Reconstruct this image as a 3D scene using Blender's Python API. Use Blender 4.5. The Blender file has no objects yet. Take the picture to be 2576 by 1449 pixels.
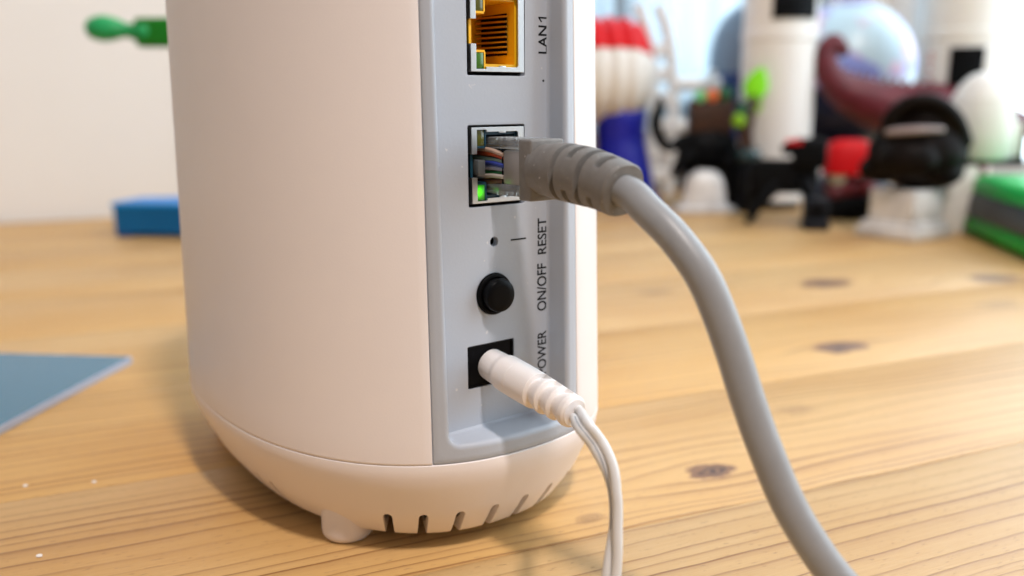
import bpy, bmesh, math, random
from mathutils import Vector, Matrix, noise
sc = bpy.context.scene
col = sc.collection
rnd = random.Random(7)
R_ = math.radians
S = 0.001                       # everything below is written in millimetres
def V(*a): return Vector(a)

# ------------------------------------------------------------------ camera
cd = bpy.data.cameras.new('camera'); cam = bpy.data.objects.new('camera', cd); col.objects.link(cam)
sc.camera = cam
cd.sensor_width = 36; cd.lens = 36*2160/2576
cd.clip_start = 0.01; cd.clip_end = 50
p = R_(12.1); roll = R_(.4)
F = V(0, math.cos(p), -math.sin(p)); X = V(1, 0, 0); D = F.cross(X)
X2 = X*math.cos(roll) + D*math.sin(roll); D2 = -X*math.sin(roll) + D*math.cos(roll)
M = Matrix((X2, -D2, -F)).transposed().to_4x4(); M.translation = V(29.7, -217, 97)*S
cam.matrix_world = M
cd.dof.use_dof = True; cd.dof.focus_distance = .174; cd.dof.aperture_fstop = 8.8

# ------------------------------------------------------------------ light and exposure
w = bpy.data.worlds.new('World'); sc.world = w; w.use_nodes = True
w.node_tree.nodes['Background'].inputs[0].default_value = (1, .975, .97, 1)
w.node_tree.nodes['Background'].inputs[1].default_value = .27
def area(name, loc, target, size, power, color):
    l = bpy.data.lights.new(name, 'AREA'); l.shape = 'DISK'; l.size = size; l.energy = power; l.color = color
    o = bpy.data.objects.new(name, l); col.objects.link(o); o.location = loc
    o.rotation_euler = (Vector(target)-Vector(loc)).to_track_quat('-Z', 'Y').to_euler(); return o
area('room_lamp', (.37, -.71, 1.44), (0, 0, .05), .14, 19.5, (1, .90, .85))
SKY = 4.6
sc.view_settings.view_transform = 'Standard'; sc.view_settings.look = 'None'
sc.view_settings.exposure = .08; sc.view_settings.gamma = 1
sc.cycles.use_denoising = True
sc.cycles.max_bounces = 10; sc.cycles.transmission_bounces = 10; sc.cycles.transparent_max_bounces = 16
sc.cycles.sample_clamp_indirect = 6
sc.cycles.caustics_reflective = False; sc.cycles.caustics_refractive = False

# ------------------------------------------------------------------ node helper and materials
class NT:
    def __init__(s, mat): s.t = mat.node_tree; s.n = s.t.nodes; s.l = s.t.links
    def new(s, typ, **kw):
        n = s.n.new(typ)
        for k, v in kw.items(): setattr(n, k, v)
        return n
    def put(s, sock, v):
        if isinstance(v, bpy.types.NodeSocket): s.l.new(v, sock)
        elif v is not None: sock.default_value = v
    def m(s, op, a, b=None, c=None, clamp=False):
        n = s.n.new('ShaderNodeMath'); n.operation = op; n.use_clamp = clamp
        s.put(n.inputs[0], a); s.put(n.inputs[1], b); s.put(n.inputs[2], c); return n.outputs[0]
    def mix(s, f, a, b, mode='MIX'):
        n = s.n.new('ShaderNodeMix'); n.data_type = 'RGBA'; n.blend_type = mode
        s.put(n.inputs[0], f); s.put(n.inputs[6], a); s.put(n.inputs[7], b); return n.outputs[2]
    def noise(s, vec, scale, detail=2, rough=.5, dim='3D', w=None):
        n = s.n.new('ShaderNodeTexNoise'); n.noise_dimensions = dim
        if vec is not None and dim != '1D': s.put(n.inputs['Vector'], vec)
        if w is not None: s.put(n.inputs['W'], w)
        n.inputs['Scale'].default_value = scale; n.inputs['Detail'].default_value = detail; n.inputs['Roughness'].default_value = rough
        return n.outputs['Fac']
    def step(s, e0, e1, x):
        n = s.n.new('ShaderNodeMapRange'); n.interpolation_type = 'SMOOTHSTEP'
        s.put(n.inputs['Value'], x); n.inputs['From Min'].default_value = e0; n.inputs['From Max'].default_value = e1
        return n.outputs[0]
    def vec(s, x, y, z):
        n = s.n.new('ShaderNodeCombineXYZ'); s.put(n.inputs[0], x); s.put(n.inputs[1], y); s.put(n.inputs[2], z); return n.outputs[0]
    def obj(s): return s.n.new('ShaderNodeTexCoord').outputs['Object']
    def bump(s, h, strength, dist, normal=None):
        n = s.n.new('ShaderNodeBump'); s.put(n.inputs['Height'], h)
        n.inputs['Strength'].default_value = strength; n.inputs['Distance'].default_value = dist
        s.put(n.inputs['Normal'], normal); return n.outputs[0]
def c4(c): return (c[0], c[1], c[2], 1)
MATS = {}
def mat(name, color, rough=.5, metal=0, grain=0, gscale=2500, var=0, vscale=40, bevel=0, spec=.5, coat=0, trans=0, ior=1.45, emit=0, sss=0, color2=None, specks=0):
    if name in MATS: return MATS[name]
    m = bpy.data.materials.new(name); m.use_nodes = True; t = NT(m); b = t.n['Principled BSDF']
    b.inputs['Base Color'].default_value = c4(color); b.inputs['Roughness'].default_value = rough
    b.inputs['Metallic'].default_value = metal; b.inputs['Specular IOR Level'].default_value = spec
    b.inputs['Coat Weight'].default_value = coat; b.inputs['Coat Roughness'].default_value = .1
    b.inputs['Transmission Weight'].default_value = trans; b.inputs['IOR'].default_value = ior
    if sss:
        b.inputs['Subsurface Weight'].default_value = sss; b.inputs['Subsurface Scale'].default_value = .0008
        b.inputs['Subsurface Radius'].default_value = (1, .7, .5)
    if emit:
        b.inputs['Emission Color'].default_value = c4(color); b.inputs['Emission Strength'].default_value = emit
    o = t.obj()
    if var:
        n = t.noise(o, vscale, 4, .6)
        c2 = color2 or tuple(x*(1-var) for x in color)
        t.put(b.inputs['Base Color'], t.mix(t.step(.3, .7, n), c4(color), c4(c2)))
        t.put(b.inputs['Roughness'], t.m('ADD', t.m('MULTIPLY', n, .2), rough-.1))
    nrm = None
    if bevel:
        bv = t.new('ShaderNodeBevel', samples=6); bv.inputs['Radius'].default_value = bevel*S; nrm = bv.outputs[0]
    if grain: nrm = t.bump(t.noise(o, gscale, 3, .6), grain, .00012, nrm)
    if nrm is not None: t.put(b.inputs['Normal'], nrm)
    if specks:
        b0 = b.inputs['Base Color'].links[0].from_socket if b.inputs['Base Color'].links else c4(color)
        t.put(b.inputs['Base Color'], t.mix(t.m('MULTIPLY', t.step(.72, .78, t.noise(o, specks, 2, .4)), .5), b0, (.75, .73, .70, 1)))
    MATS[name] = m; return m

# ------------------------------------------------------------------ mesh helpers
def finish(name, bm, m, parent=None, angle=35, mods=None, flip=False):
    for v in bm.verts: v.co *= S
    bmesh.ops.recalc_face_normals(bm, faces=bm.faces)
    me = bpy.data.meshes.new(name); bm.to_mesh(me); bm.free()
    me.polygons.foreach_set('use_smooth', [True]*len(me.polygons)); me.set_sharp_from_angle(angle=R_(angle))
    if m is not None: me.materials.append(m)
    o = bpy.data.objects.new(name, me); col.objects.link(o)
    if parent is not None: o.parent = parent
    return o
def bake(o):                                       # apply modifiers
    dg = bpy.context.evaluated_depsgraph_get(); dg.update()
    me = bpy.data.meshes.new_from_object(o.evaluated_get(dg)); o.modifiers.clear(); o.data = me; return o
def tag(o, label=None, cat=None, group=None, kind=None):
    if label: o['label'] = label
    if cat: o['category'] = cat
    if group: o['group'] = group
    if kind: o['kind'] = kind
    return o
def thing(name, label, cat, loc=(0, 0, 0), rz=0, group=None):
    o = bpy.data.objects.new(name, None); col.objects.link(o); o.empty_display_size = .02
    o.location = Vector(loc)*S; o.rotation_euler = (0, 0, rz); return tag(o, label, cat, group)
def xf(bm, n0, mtx):
    if mtx is not None:
        bm.verts.ensure_lookup_table()
        for v in bm.verts[n0:]: v.co = mtx @ v.co
def box(bm, c, s, bevel=0, mtx=None, rz=0, rot=None, seg=2):
    t = bmesh.new(); bmesh.ops.create_cube(t, size=1)
    for v in t.verts: v.co = Vector((v.co.x*s[0], v.co.y*s[1], v.co.z*s[2]))
    if bevel: bmesh.ops.bevel(t, geom=t.edges[:]+t.verts[:], offset=bevel, segments=seg, profile=.5, affect='EDGES')
    mm = Matrix.Translation(Vector(c)) @ (rot.to_4x4() if rot is not None else Matrix.Rotation(rz, 4, 'Z'))
    if mtx is not None: mm = mtx @ mm
    join(bm, t, mm)
def join(bm, t, mm=None):
    mp = {}
    for v in t.verts: mp[v] = bm.verts.new(mm @ v.co if mm is not None else v.co)
    for f in t.faces:
        try: bm.faces.new([mp[v] for v in f.verts])
        except ValueError: pass
    t.free()
def grid(bm, rows, closed=False, cap0=False, cap1=False):
    vs = [[bm.verts.new(q) for q in r] for r in rows]; n = len(rows[0])
    for i in range(len(rows)-1):
        for j in range(n if closed else n-1):
            k = (j+1) % n
            bm.faces.new((vs[i][j], vs[i][k], vs[i+1][k], vs[i+1][j]))
    if cap0: bm.faces.new(vs[0][::-1])
    if cap1: bm.faces.new(vs[-1])
    return vs
def lathe(bm, prof, n=48, mtx=None, cap0=True, cap1=True):          # prof: (r, z) about z
    rows = []
    for r, z in prof:
        row = [Vector((r*math.cos(2*math.pi*k/n), r*math.sin(2*math.pi*k/n), z)) for k in range(n)]
        rows.append([mtx @ q for q in row] if mtx is not None else row)
    grid(bm, rows, True, cap0, cap1)
def catmull(pts, n=10):
    P = [Vector(q) for q in pts]; P = [2*P[0]-P[1]]+P+[2*P[-1]-P[-2]]; out = []
    for i in range(1, len(P)-2):
        a, b, c, d = P[i-1:i+3]
        for k in range(n):
            t = k/n
            out.append(.5*((2*b)+(c-a)*t+(2*a-5*b+4*c-d)*t*t+(3*b-a-3*c+d)*t**3))
    out.append(P[-2]); return out
def frames(path, up=V(0, 0, 1)):
    fr = []; prev = None
    for i, q in enumerate(path):
        t = (path[min(i+1, len(path)-1)]-path[max(i-1, 0)]).normalized()
        if prev is None:
            a = up-t*up.dot(t); a.normalize()
        else:
            a = prev-t*prev.dot(t); a.normalize()
        prev = a; fr.append((q, t, a, t.cross(a)))
    return fr
def tube(bm, path, rad, n=16, up=V(0, 0, 1), cap=True, squash=None):
    path = [Vector(q) for q in path]; rows = []
    for i, (q, t, a, b) in enumerate(frames(path, up)):
        r = rad[i] if isinstance(rad, (list, tuple)) else rad
        rows.append([q+a*r*math.cos(2*math.pi*k/n)+b*r*math.sin(2*math.pi*k/n) for k in range(n)])
    grid(bm, rows, True, cap, cap)
def rtube(bm, pts, rads, n=16, sub=6):              # radii interpolated along a smooth path, rounded ends
    path = catmull(pts, sub); rr = [x.x for x in catmull([V(r, 0, 0) for r in rads], sub)]
    t0 = (path[0]-path[1]).normalized(); t1 = (path[-1]-path[-2]).normalized()
    path = [path[0]+t0*rr[0]*.85, path[0]+t0*rr[0]*.5]+path+[path[-1]+t1*rr[-1]*.5, path[-1]+t1*rr[-1]*.85]
    rr = [rr[0]*.4, rr[0]*.85]+rr+[rr[-1]*.85, rr[-1]*.4]
    tube(bm, path, rr, n)
def ball(bm, c, r, rot=None, n=20):
    t = bmesh.new(); bmesh.ops.create_uvsphere(t, u_segments=n, v_segments=n//2+2, radius=1)
    r = (r, r, r) if not isinstance(r, (tuple, list)) else r
    mm = Matrix.Translation(Vector(c)) @ (rot.to_4x4() if rot is not None else Matrix.Identity(4)) @ Matrix.Diagonal((r[0], r[1], r[2], 1))
    join(bm, t, mm)
def organic(name, bm, m, parent, voxel=1.2, smooth=6):   # one continuous skin over overlapping volumes
    o = finish(name, bm, m, parent)
    r = o.modifiers.new('r', 'REMESH'); r.mode = 'VOXEL'; r.voxel_size = voxel*S; r.use_smooth_shade = True
    s = o.modifiers.new('s', 'SMOOTH'); s.iterations = smooth; s.factor = .5
    return bake(o)
def boolean(o, cutters, op='DIFFERENCE'):
    for c in cutters:
        b = o.modifiers.new('b', 'BOOLEAN'); b.operation = op; b.solver = 'EXACT'; b.object = c
    bake(o)
    for c in cutters: bpy.data.objects.remove(c, do_unlink=True)
    o.data.polygons.foreach_set('use_smooth', [True]*len(o.data.polygons)); o.data.set_sharp_from_angle(angle=R_(30))
    return o
def prism(bm, poly, c0, c1, mtx):                   # polygon in (a, b), extruded in c
    lo = [bm.verts.new(mtx @ V(a, b, c0)) for a, b in poly]; hi = [bm.verts.new(mtx @ V(a, b, c1)) for a, b in poly]
    n = len(poly)
    for i in range(n): bm.faces.new((lo[i], lo[(i+1) % n], hi[(i+1) % n], hi[i]))
    bm.faces.new(lo[::-1]); bm.faces.new(hi)
def walls(bm, poly, c0, c1, mtx, back=True):        # open cavity: sides plus the far wall
    lo = [bm.verts.new(mtx @ V(a, b, c0)) for a, b in poly]; hi = [bm.verts.new(mtx @ V(a, b, c1)) for a, b in poly]
    n = len(poly)
    for i in range(n): bm.faces.new((lo[i], hi[i], hi[(i+1) % n], lo[(i+1) % n]))
    if back: bm.faces.new(hi)
def rrect(a0, a1, b0, b1, r, n=5):
    out = []
    for (cx, cy, s) in ((a1-r, b0+r, -90), (a1-r, b1-r, 0), (a0+r, b1-r, 90), (a0+r, b0+r, 180)):
        for k in range(n+1):
            t = R_(s+90*k/n); out.append((cx+r*math.cos(t), cy+r*math.sin(t)))
    return out

# ================================================================== setting: room, window, table
TA = R_(22.5)                                        # the table and the walls are turned by this angle
ROOM = Matrix.Rotation(TA, 4, 'Z')
wall_m = mat('painted_wall', (.80, .77, .73), .75, grain=.25, gscale=300, var=.06, vscale=3)
frame_m = mat('window_frame_paint', (.72, .76, .78), .4)
bm = bmesh.new(); box(bm, (-400, 697, 500), (1130, 120, 2200), mtx=ROOM)
box(bm, (515, 697, -265), (699.8, 120, 670), mtx=ROOM); box(bm, (515, 697, 1450), (699.8, 120, 300), mtx=ROOM); box(bm, (792, 697, 685), (146, 120, 1229.8), mtx=ROOM)
tag(finish('back_wall', bm, wall_m), kind='structure')
bm = bmesh.new()
box(bm, (865, -480, -340), (120, 2234, 680), mtx=ROOM); box(bm, (865, 619, 800), (120, 36, 1598), mtx=ROOM)
box(bm, (865, -1100, 800), (120, 994, 1598), mtx=ROOM); box(bm, (865, -1, 1550), (120, 1204, 120), mtx=ROOM)
tag(finish('window_wall', bm, wall_m), kind='structure')
win = thing('window', 'tall bright window with a pale frame at the right behind the toys', 'window', ROOM @ V(850, 0, 0), TA)
def part_box(name, c, s, m, parent, bevel=0, rz=0):
    bm = bmesh.new(); box(bm, c, s, bevel, rz=rz); return finish(name, bm, m, parent)
for y in (584, 0, -584): part_box('frame_post', (-20, y, 745), (50, 34, 1490), frame_m, win, 3)
for z in (18, 1472):
    for y in (292, -292): part_box('frame_rail', (-20, y, z), (48, 546, 32), frame_m, win, 3)
gm = bpy.data.materials.new('window_glass'); gm.use_nodes = True; t = NT(gm); t.n.remove(t.n['Principled BSDF'])
tr = t.new('ShaderNodeBsdfTransparent'); gl = t.new('ShaderNodeBsdfGlossy'); gl.inputs['Roughness'].default_value = .02
mx = t.new('ShaderNodeMixShader'); mx.inputs[0].default_value = .05; t.l.new(tr.outputs[0], mx.inputs[1]); t.l.new(gl.outputs[0], mx.inputs[2])
t.l.new(mx.outputs[0], t.n['Material Output'].inputs[0])
for y in (292, -292): part_box('pane', (-20, y, 745), (4, 548, 1420), gm, win)
sm = bpy.data.materials.new('overcast_sky'); sm.use_nodes = True; t = NT(sm); t.n.remove(t.n['Principled BSDF'])
em = t.new('ShaderNodeEmission'); em.inputs[0].default_value = (.76, .90, 1, 1); em.inputs[1].default_value = SKY
t.l.new(em.outputs[0], t.n['Material Output'].inputs[0])
bm = bmesh.new(); prism(bm, [(1300, -1700), (1310, -1700), (1310, 1210), (-900, 1210), (-900, 1200), (1300, 1200)], -600, 2000, ROOM); tag(finish('sky', bm, sm), kind='structure')
bwin = thing('window', 'wide back window behind a white net curtain above the low sill', 'window', ROOM @ V(442, 690, 0), TA)
for x in (-261, 0, 261): part_box('frame_post', (x, 0, 635), (30, 44, 1100), frame_m, bwin, 3)
for z in (86, 1184):
    for x in (-130.5, 130.5): part_box('frame_rail', (x, 0, z), (230, 42, 30), frame_m, bwin, 3)
for x in (-130.5, 130.5): part_box('pane', (x, 0, 635), (229, 4, 1066), gm, bwin)
part_box('sill', (0, -35, 68), (556, 80, 7), frame_m, bwin, 2)
nm_ = bpy.data.materials.new('net_curtain_cloth'); nm_.use_nodes = True; t = NT(nm_); t.n.remove(t.n['Principled BSDF'])
tl = t.new('ShaderNodeBsdfTranslucent'); tl.inputs[0].default_value = (.34, .43, .49, 1); df = t.new('ShaderNodeBsdfDiffuse'); df.inputs[0].default_value = (.8, .8, .8, 1); tp = t.new('ShaderNodeBsdfTransparent')
m1 = t.new('ShaderNodeMixShader'); m1.inputs[0].default_value = .25; t.l.new(tl.outputs[0], m1.inputs[1]); t.l.new(df.outputs[0], m1.inputs[2])
m2 = t.new('ShaderNodeMixShader'); m2.inputs[0].default_value = .04; t.l.new(m1.outputs[0], m2.inputs[1]); t.l.new(tp.outputs[0], m2.inputs[2]); t.l.new(m2.outputs[0], t.n['Material Output'].inputs[0])
bm = bmesh.new(); grid(bm, [[ROOM @ V(168+k*2.5, 660+6*math.sin(k*.42)+3*math.sin(k*.13+1), z) for k in range(245)] for z in (78, 640, 1240)])
tag(finish('net_curtain', bm, nm_, None, 80), 'white net curtain hanging over the back window behind the toys', 'curtain')

table = thing('table', 'pine table top with brown grain lines and dark knots under everything', 'table', (0, 0, 0), TA)
KN = [(76.3, -32.7, 7.4, 4.8, 1), (278, 146.7, 17, 12, 1), (194.4, 46.1, 12, 8, 1), (372.7, 118.4, 17, 12, .9), (318, 74, 15, 7, .25), (182, 165.8, 11, 7, .35), (128, -4, 8, 5, .2), (33, -44, 4, 2.4, .3)]
def wood():
    m = bpy.data.materials.new('pine_wood'); m.use_nodes = True; t = NT(m); b = t.n['Principled BSDF']
    tc = t.new('ShaderNodeTexCoord', object=table); sep = t.new('ShaderNodeSeparateXYZ')
    at = t.new('ShaderNodeAttribute', attribute_type='OBJECT', attribute_name='board_seed'); tone_sheen = t.new('ShaderNodeAttribute', attribute_type='OBJECT', attribute_name='board_tone_sheen').outputs['Fac']
    t.l.new(tc.outputs['Object'], sep.inputs[0])
    s = t.m('MULTIPLY', sep.outputs[0], 1000); q = t.m('MULTIPLY', sep.outputs[1], 1000); seed = at.outputs['Fac']
    wob = t.noise(t.vec(t.m('MULTIPLY', s, .0028), t.m('MULTIPLY', q, .012), seed), 1, 3, .5)
    wob2 = t.noise(t.vec(t.m('MULTIPLY', s, .022), t.m('MULTIPLY', q, .05), t.m('ADD', seed, 4)), 1, 3, .55)
    tt = t.m('ADD', q, t.m('ADD', t.m('MULTIPLY', t.m('SUBTRACT', wob, .5), 20), t.m('MULTIPLY', t.m('SUBTRACT', wob2, .5), 2.6)))
    knot = None; core = None
    for (ks, kt, ra, rb, dk) in KN:
        ds = t.m('SUBTRACT', s, ks); dq = t.m('SUBTRACT', q, kt)
        wn = t.m('MULTIPLY', t.m('SUBTRACT', t.noise(t.vec(t.m('MULTIPLY', s, .11), t.m('MULTIPLY', q, .2), seed), 1, 3, .6), .5), 1.5)
        e = t.m('ADD', t.m('POWER', t.m('DIVIDE', ds, ra*3.6), 2), t.m('POWER', t.m('DIVIDE', dq, rb*2.6), 2))
        g = t.m('POWER', 2.718, t.m('MULTIPLY', e, -1))
        tt = t.m('SUBTRACT', tt, t.m('MULTIPLY', t.m('MULTIPLY', dq, g), .86 if dk > .3 else .5))
        r = t.m('SQRT', t.m('ADD', t.m('POWER', t.m('DIVIDE', ds, ra), 2), t.m('POWER', t.m('DIVIDE', dq, rb), 2)))
        r = t.m('ADD', r, wn)
        kk = t.m('MULTIPLY', t.m('SUBTRACT', 1, t.step(.72, 1.12, r)), dk)
        ring = t.m('MULTIPLY', t.m('ADD', t.m('SINE', t.m('MULTIPLY', r, 19)), 1), .5)
        kk2 = t.m('MULTIPLY', t.m('MULTIPLY', t.m('SUBTRACT', 1, t.step(.3, 1.0, r)), dk), t.m('ADD', t.m('MULTIPLY', ring, .75), .25))
        knot = kk if knot is None else t.m('MAXIMUM', knot, kk); core = kk2 if core is None else t.m('MAXIMUM', core, kk2)
    sp = t.noise(None, 1, 2, .5, '1D', t.m('ADD', t.m('MULTIPLY', tt, .045), seed))
    qq = t.m('ADD', t.m('DIVIDE', tt, 4.9), t.m('MULTIPLY', sp, 3.4))
    fr = t.m('FRACT', qq); idx = t.m('FLOOR', qq)
    wn = t.new('ShaderNodeTexWhiteNoise', noise_dimensions='1D'); t.put(wn.inputs['W'], t.m('ADD', idx, seed))
    amp = t.m('ADD', t.m('MULTIPLY', wn.outputs['Value'], .5), .42)
    late = t.m('MULTIPLY', t.step(.35, .93, fr), t.m('SUBTRACT', 1, t.step(.95, 1.0, fr)))
    thin = t.m('MULTIPLY', t.step(.80, .94, fr), t.m('SUBTRACT', 1, t.step(.95, 1.0, fr)))
    fade = t.noise(t.vec(t.m('MULTIPLY', s, .009), t.m('MULTIPLY', q, .05), t.m('ADD', seed, 9)), 1, 2, .5)
    lw = t.m('MULTIPLY', t.m('MULTIPLY', t.m('ADD', t.m('MULTIPLY', late, .36), t.m('MULTIPLY', thin, .75)), amp), t.m('ADD', .4, t.step(.3, .62, fade)))
    fib = t.noise(t.vec(t.m('MULTIPLY', s, .09), t.m('MULTIPLY', q, 3.2), seed), 1, 4, .65)
    pores = t.noise(t.vec(t.m('MULTIPLY', s, .35), t.m('MULTIPLY', q, 1.6), seed), 1, 2, .5)
    blot = t.noise(t.vec(t.m('MULTIPLY', s, .008), t.m('MULTIPLY', q, .022), t.m('ADD', seed, 2)), 1, 3, .5)
    ca = t.mix(tone_sheen, (.68, .40, .125, 1), (.58, .445, .285, 1)); cb = t.mix(tone_sheen, (.60, .31, .068, 1), (.50, .355, .20, 1))
    c = t.mix(t.step(.3, .72, blot), ca, cb)
    c = t.mix(t.m('MULTIPLY', t.step(.35, .75, fib), .28), c, (.44, .235, .085, 1))
    c = t.mix(t.m('MULTIPLY', lw, .85, clamp=True), c, (.26, .11, .028, 1))
    c = t.mix(t.m('MULTIPLY', t.step(.64, .72, pores), .35), c, (.20, .09, .03, 1))
    c = t.mix(t.m('MULTIPLY', knot, .82), c, (.20, .075, .035, 1))
    c = t.mix(t.m('MULTIPLY', core, .9), c, (.03, .012, .012, 1))
    br = t.m('ADD', .92, t.m('MULTIPLY', t.m('FRACT', t.m('MULTIPLY', seed, 3.7)), .08))
    c = t.mix(1, c, t.vec(br, br, br), 'MULTIPLY')
    t.put(b.inputs['Base Color'], c)
    t.put(b.inputs['Roughness'], t.m('ADD', .38, t.m('MULTIPLY', fib, .22))); b.inputs['Specular IOR Level'].default_value = .5; b.inputs['Coat Weight'].default_value = .15; b.inputs['Coat Roughness'].default_value = .45
    h = t.m('ADD', t.m('MULTIPLY', lw, .5), t.m('ADD', t.m('MULTIPLY', fib, .5), t.m('MULTIPLY', t.step(.66, .8, pores), -.7)))
    t.put(b.inputs['Normal'], t.bump(h, .6, .0003)); return m
wood_m = wood(); wood_m.name = 'pine_wood'
edges = [-420, -318, -226, -140, -52, 22, 106, 196, 282, 371, 462, 549, 632]
TONE_SHEEN = [.5, .6, .6, .45, .26, .08, .26, .24, .32, .3, .3, .25]  # per-board wood colour; paler front boards also carry window sheen in the colour
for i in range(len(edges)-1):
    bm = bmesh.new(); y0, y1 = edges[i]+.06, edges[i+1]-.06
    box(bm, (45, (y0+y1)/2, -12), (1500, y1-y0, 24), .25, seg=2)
    o = finish('board', bm, wood_m, table); o['board_seed'] = float(i*1.37+.31); o['board_tone_sheen'] = TONE_SHEEN[i]

# ================================================================== the router
TH = R_(36.9)
N_ = V(math.sin(TH), -math.cos(TH), 0); U_ = V(math.cos(TH), math.sin(TH), 0)
PF = Matrix((U_, V(0, 0, 1), N_)).transposed().to_4x4(); PF.translation = N_*46   # panel frame: a right, b up, c outward
PM = PF @ Matrix.Translation(V(-1.45, 1.115, 0)) @ Matrix.Scale(.9885, 4)
# the housing is a rounded oval: a superellipse about a point behind the middle
SE, SA, SB, SN, SU = 2.3, 66.0, 47.0, -12.0, 1.5
def SZ(z): return 1-.0004*(z-24)
_pc = {}
def cylp(o, az, z):                                 # point on the housing, o mm inside its skin
    k = (round(o, 4), round(az, 6))
    if k not in _pc:
        ds, dc = math.sin(az-TH), math.cos(az-TH); lo, hi = 0, 120
        for _ in range(40):
            t = (lo+hi)/2
            if abs((t*ds-SU)/(SB-o))**SE+abs((t*dc-SN)/(SA-o))**SE < 1: lo = t
            else: hi = t
        _pc[k] = lo
    r = _pc[k]*SZ(z); return V(r*math.sin(az), -r*math.cos(az), z)
white = mat('router_white_plastic', (.84, .785, .775), .42, grain=.16, gscale=2200, var=.035, vscale=14)
whiteb = mat('router_base_plastic', (.84, .785, .775), .40, grain=.12, gscale=2200, bevel=.22)
grey = mat('router_grey_plastic', (.42, .462, .53), .40, grain=.22, gscale=1500, bevel=.3, specks=620)
black = mat('black_plastic', (.004, .004, .005), .45, spec=.07)
ink = mat('dark_grey_print', (.010, .012, .014), .6, spec=.2)
router = thing('router', 'tall white mesh router with grey port panel standing on the table', 'router')
# body shell, open where the port panel sits
A0, A1 = R_(54.9), R_(360+14.35)
zs = [24.15, 24.3, 24.65, 30, 40]+[50+10*k for k in range(12)]
def section(z, o):
    e = .3/51
    row = [cylp(o+3, A0, z), cylp(o+.9, A0, z), cylp(o+.28, A0, z), cylp(o+.08, A0+e*.3, z), cylp(o, A0+e, z)]
    n = 170
    row += [cylp(o, A0+e+(A1-A0-2*e)*k/n, z) for k in range(1, n)]
    row += [cylp(o, A1-e, z), cylp(o+.08, A1-e*.3, z), cylp(o+.28, A1, z), cylp(o+.9, A1, z), cylp(o+3, A1, z)]
    return row
rows = [section(24.1, 2.5), section(24.1, .14), section(24.18, .04)]+[section(z, 0) for z in zs[2:]]
bm = bmesh.new(); grid(bm, rows); finish('body_shell', bm, white, router, 50)
def oval(prof, n=180): return [[cylp(o, 2*math.pi*k/n, z) for k in range(n)] for o, z in prof]
bm = bmesh.new(); grid(bm, oval([(12, 160.3), (0, 160.3), (0, 172), (1.5, 178), (4, 183), (8.5, 186.4), (15, 188), (30, 188.4), (40, 188.5)], 96), True, False, True); finish('top_cap', bm, white, router, 40)
# base with vent slots
prof = [(40, 5.6), (14.5, 5.6), (11.5, 6.2), (9.2, 8.2), (7.2, 11.5), (5.6, 15), (3.6, 18.4), (2.7, 21), (2.6, 24.0), (.14, 24.0), (.01, 23.86), (0, 22.8), (.35, 20.9), (1.55, 17.8), (3.0, 14.9), (4.4, 11.9), (5.6, 9.6), (7.0, 7.5), (8.2, 5.9), (9.1, 4.6), (9.9, 3.75), (11, 3.35), (13, 3.2), (40, 3.2)]
bm = bmesh.new(); grid(bm, oval(prof+[prof[0]], 200), True)
bmesh.ops.remove_doubles(bm, verts=bm.verts, dist=.001)
base = finish('base', bm, whiteb, router, 30)
bm = bmesh.new()
for azd in [3+9.6*i for i in range(9)]+[-43.5-9.6*i for i in range(6)]:
    az = R_(azd); d = V(math.sin(az), -math.cos(az), 0); s_ = V(math.cos(az), math.sin(az), 0)
    mt = Matrix((s_, V(0, 0, 1), d)).transposed().to_4x4()
    poly = [(-1.02, 1), (1.02, 1), (1.02, 9.6)]+[(1.02*math.cos(R_(a)), 9.6+1.02*math.sin(R_(a))) for a in range(20, 161, 20)]+[(-1.02, 9.6)]
    prism(bm, poly, 28, 60, mt)
cut = finish('cutter', bm, None); boolean(base, [cut])
bm = bmesh.new(); grid(bm, oval([(40, 6.8), (16, 6.8), (12.8, 7.4), (10.4, 9.4), (8.4, 12.6), (6.8, 15.9), (4.9, 19.2), (4.0, 21.5), (4.0, 23), (40, 23)], 96), True, True, True); finish('vent_shade_core', bm, black, router)  # black core added inside to put shade behind the vent slots
for (fu, fn) in ((-27.5, 22.3), (29, 20), (-26, -56), (29, -56)):
    bm = bmesh.new(); q = U_*fu+N_*fn
    lathe(bm, [(.3, .05), (4.4, .05), (5.2, .35), (5.75, 1.1), (5.9, 2.2), (5.95, 8.5)], 40, Matrix.Translation(q))
    finish('foot', bm, white, router, 40)
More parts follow.
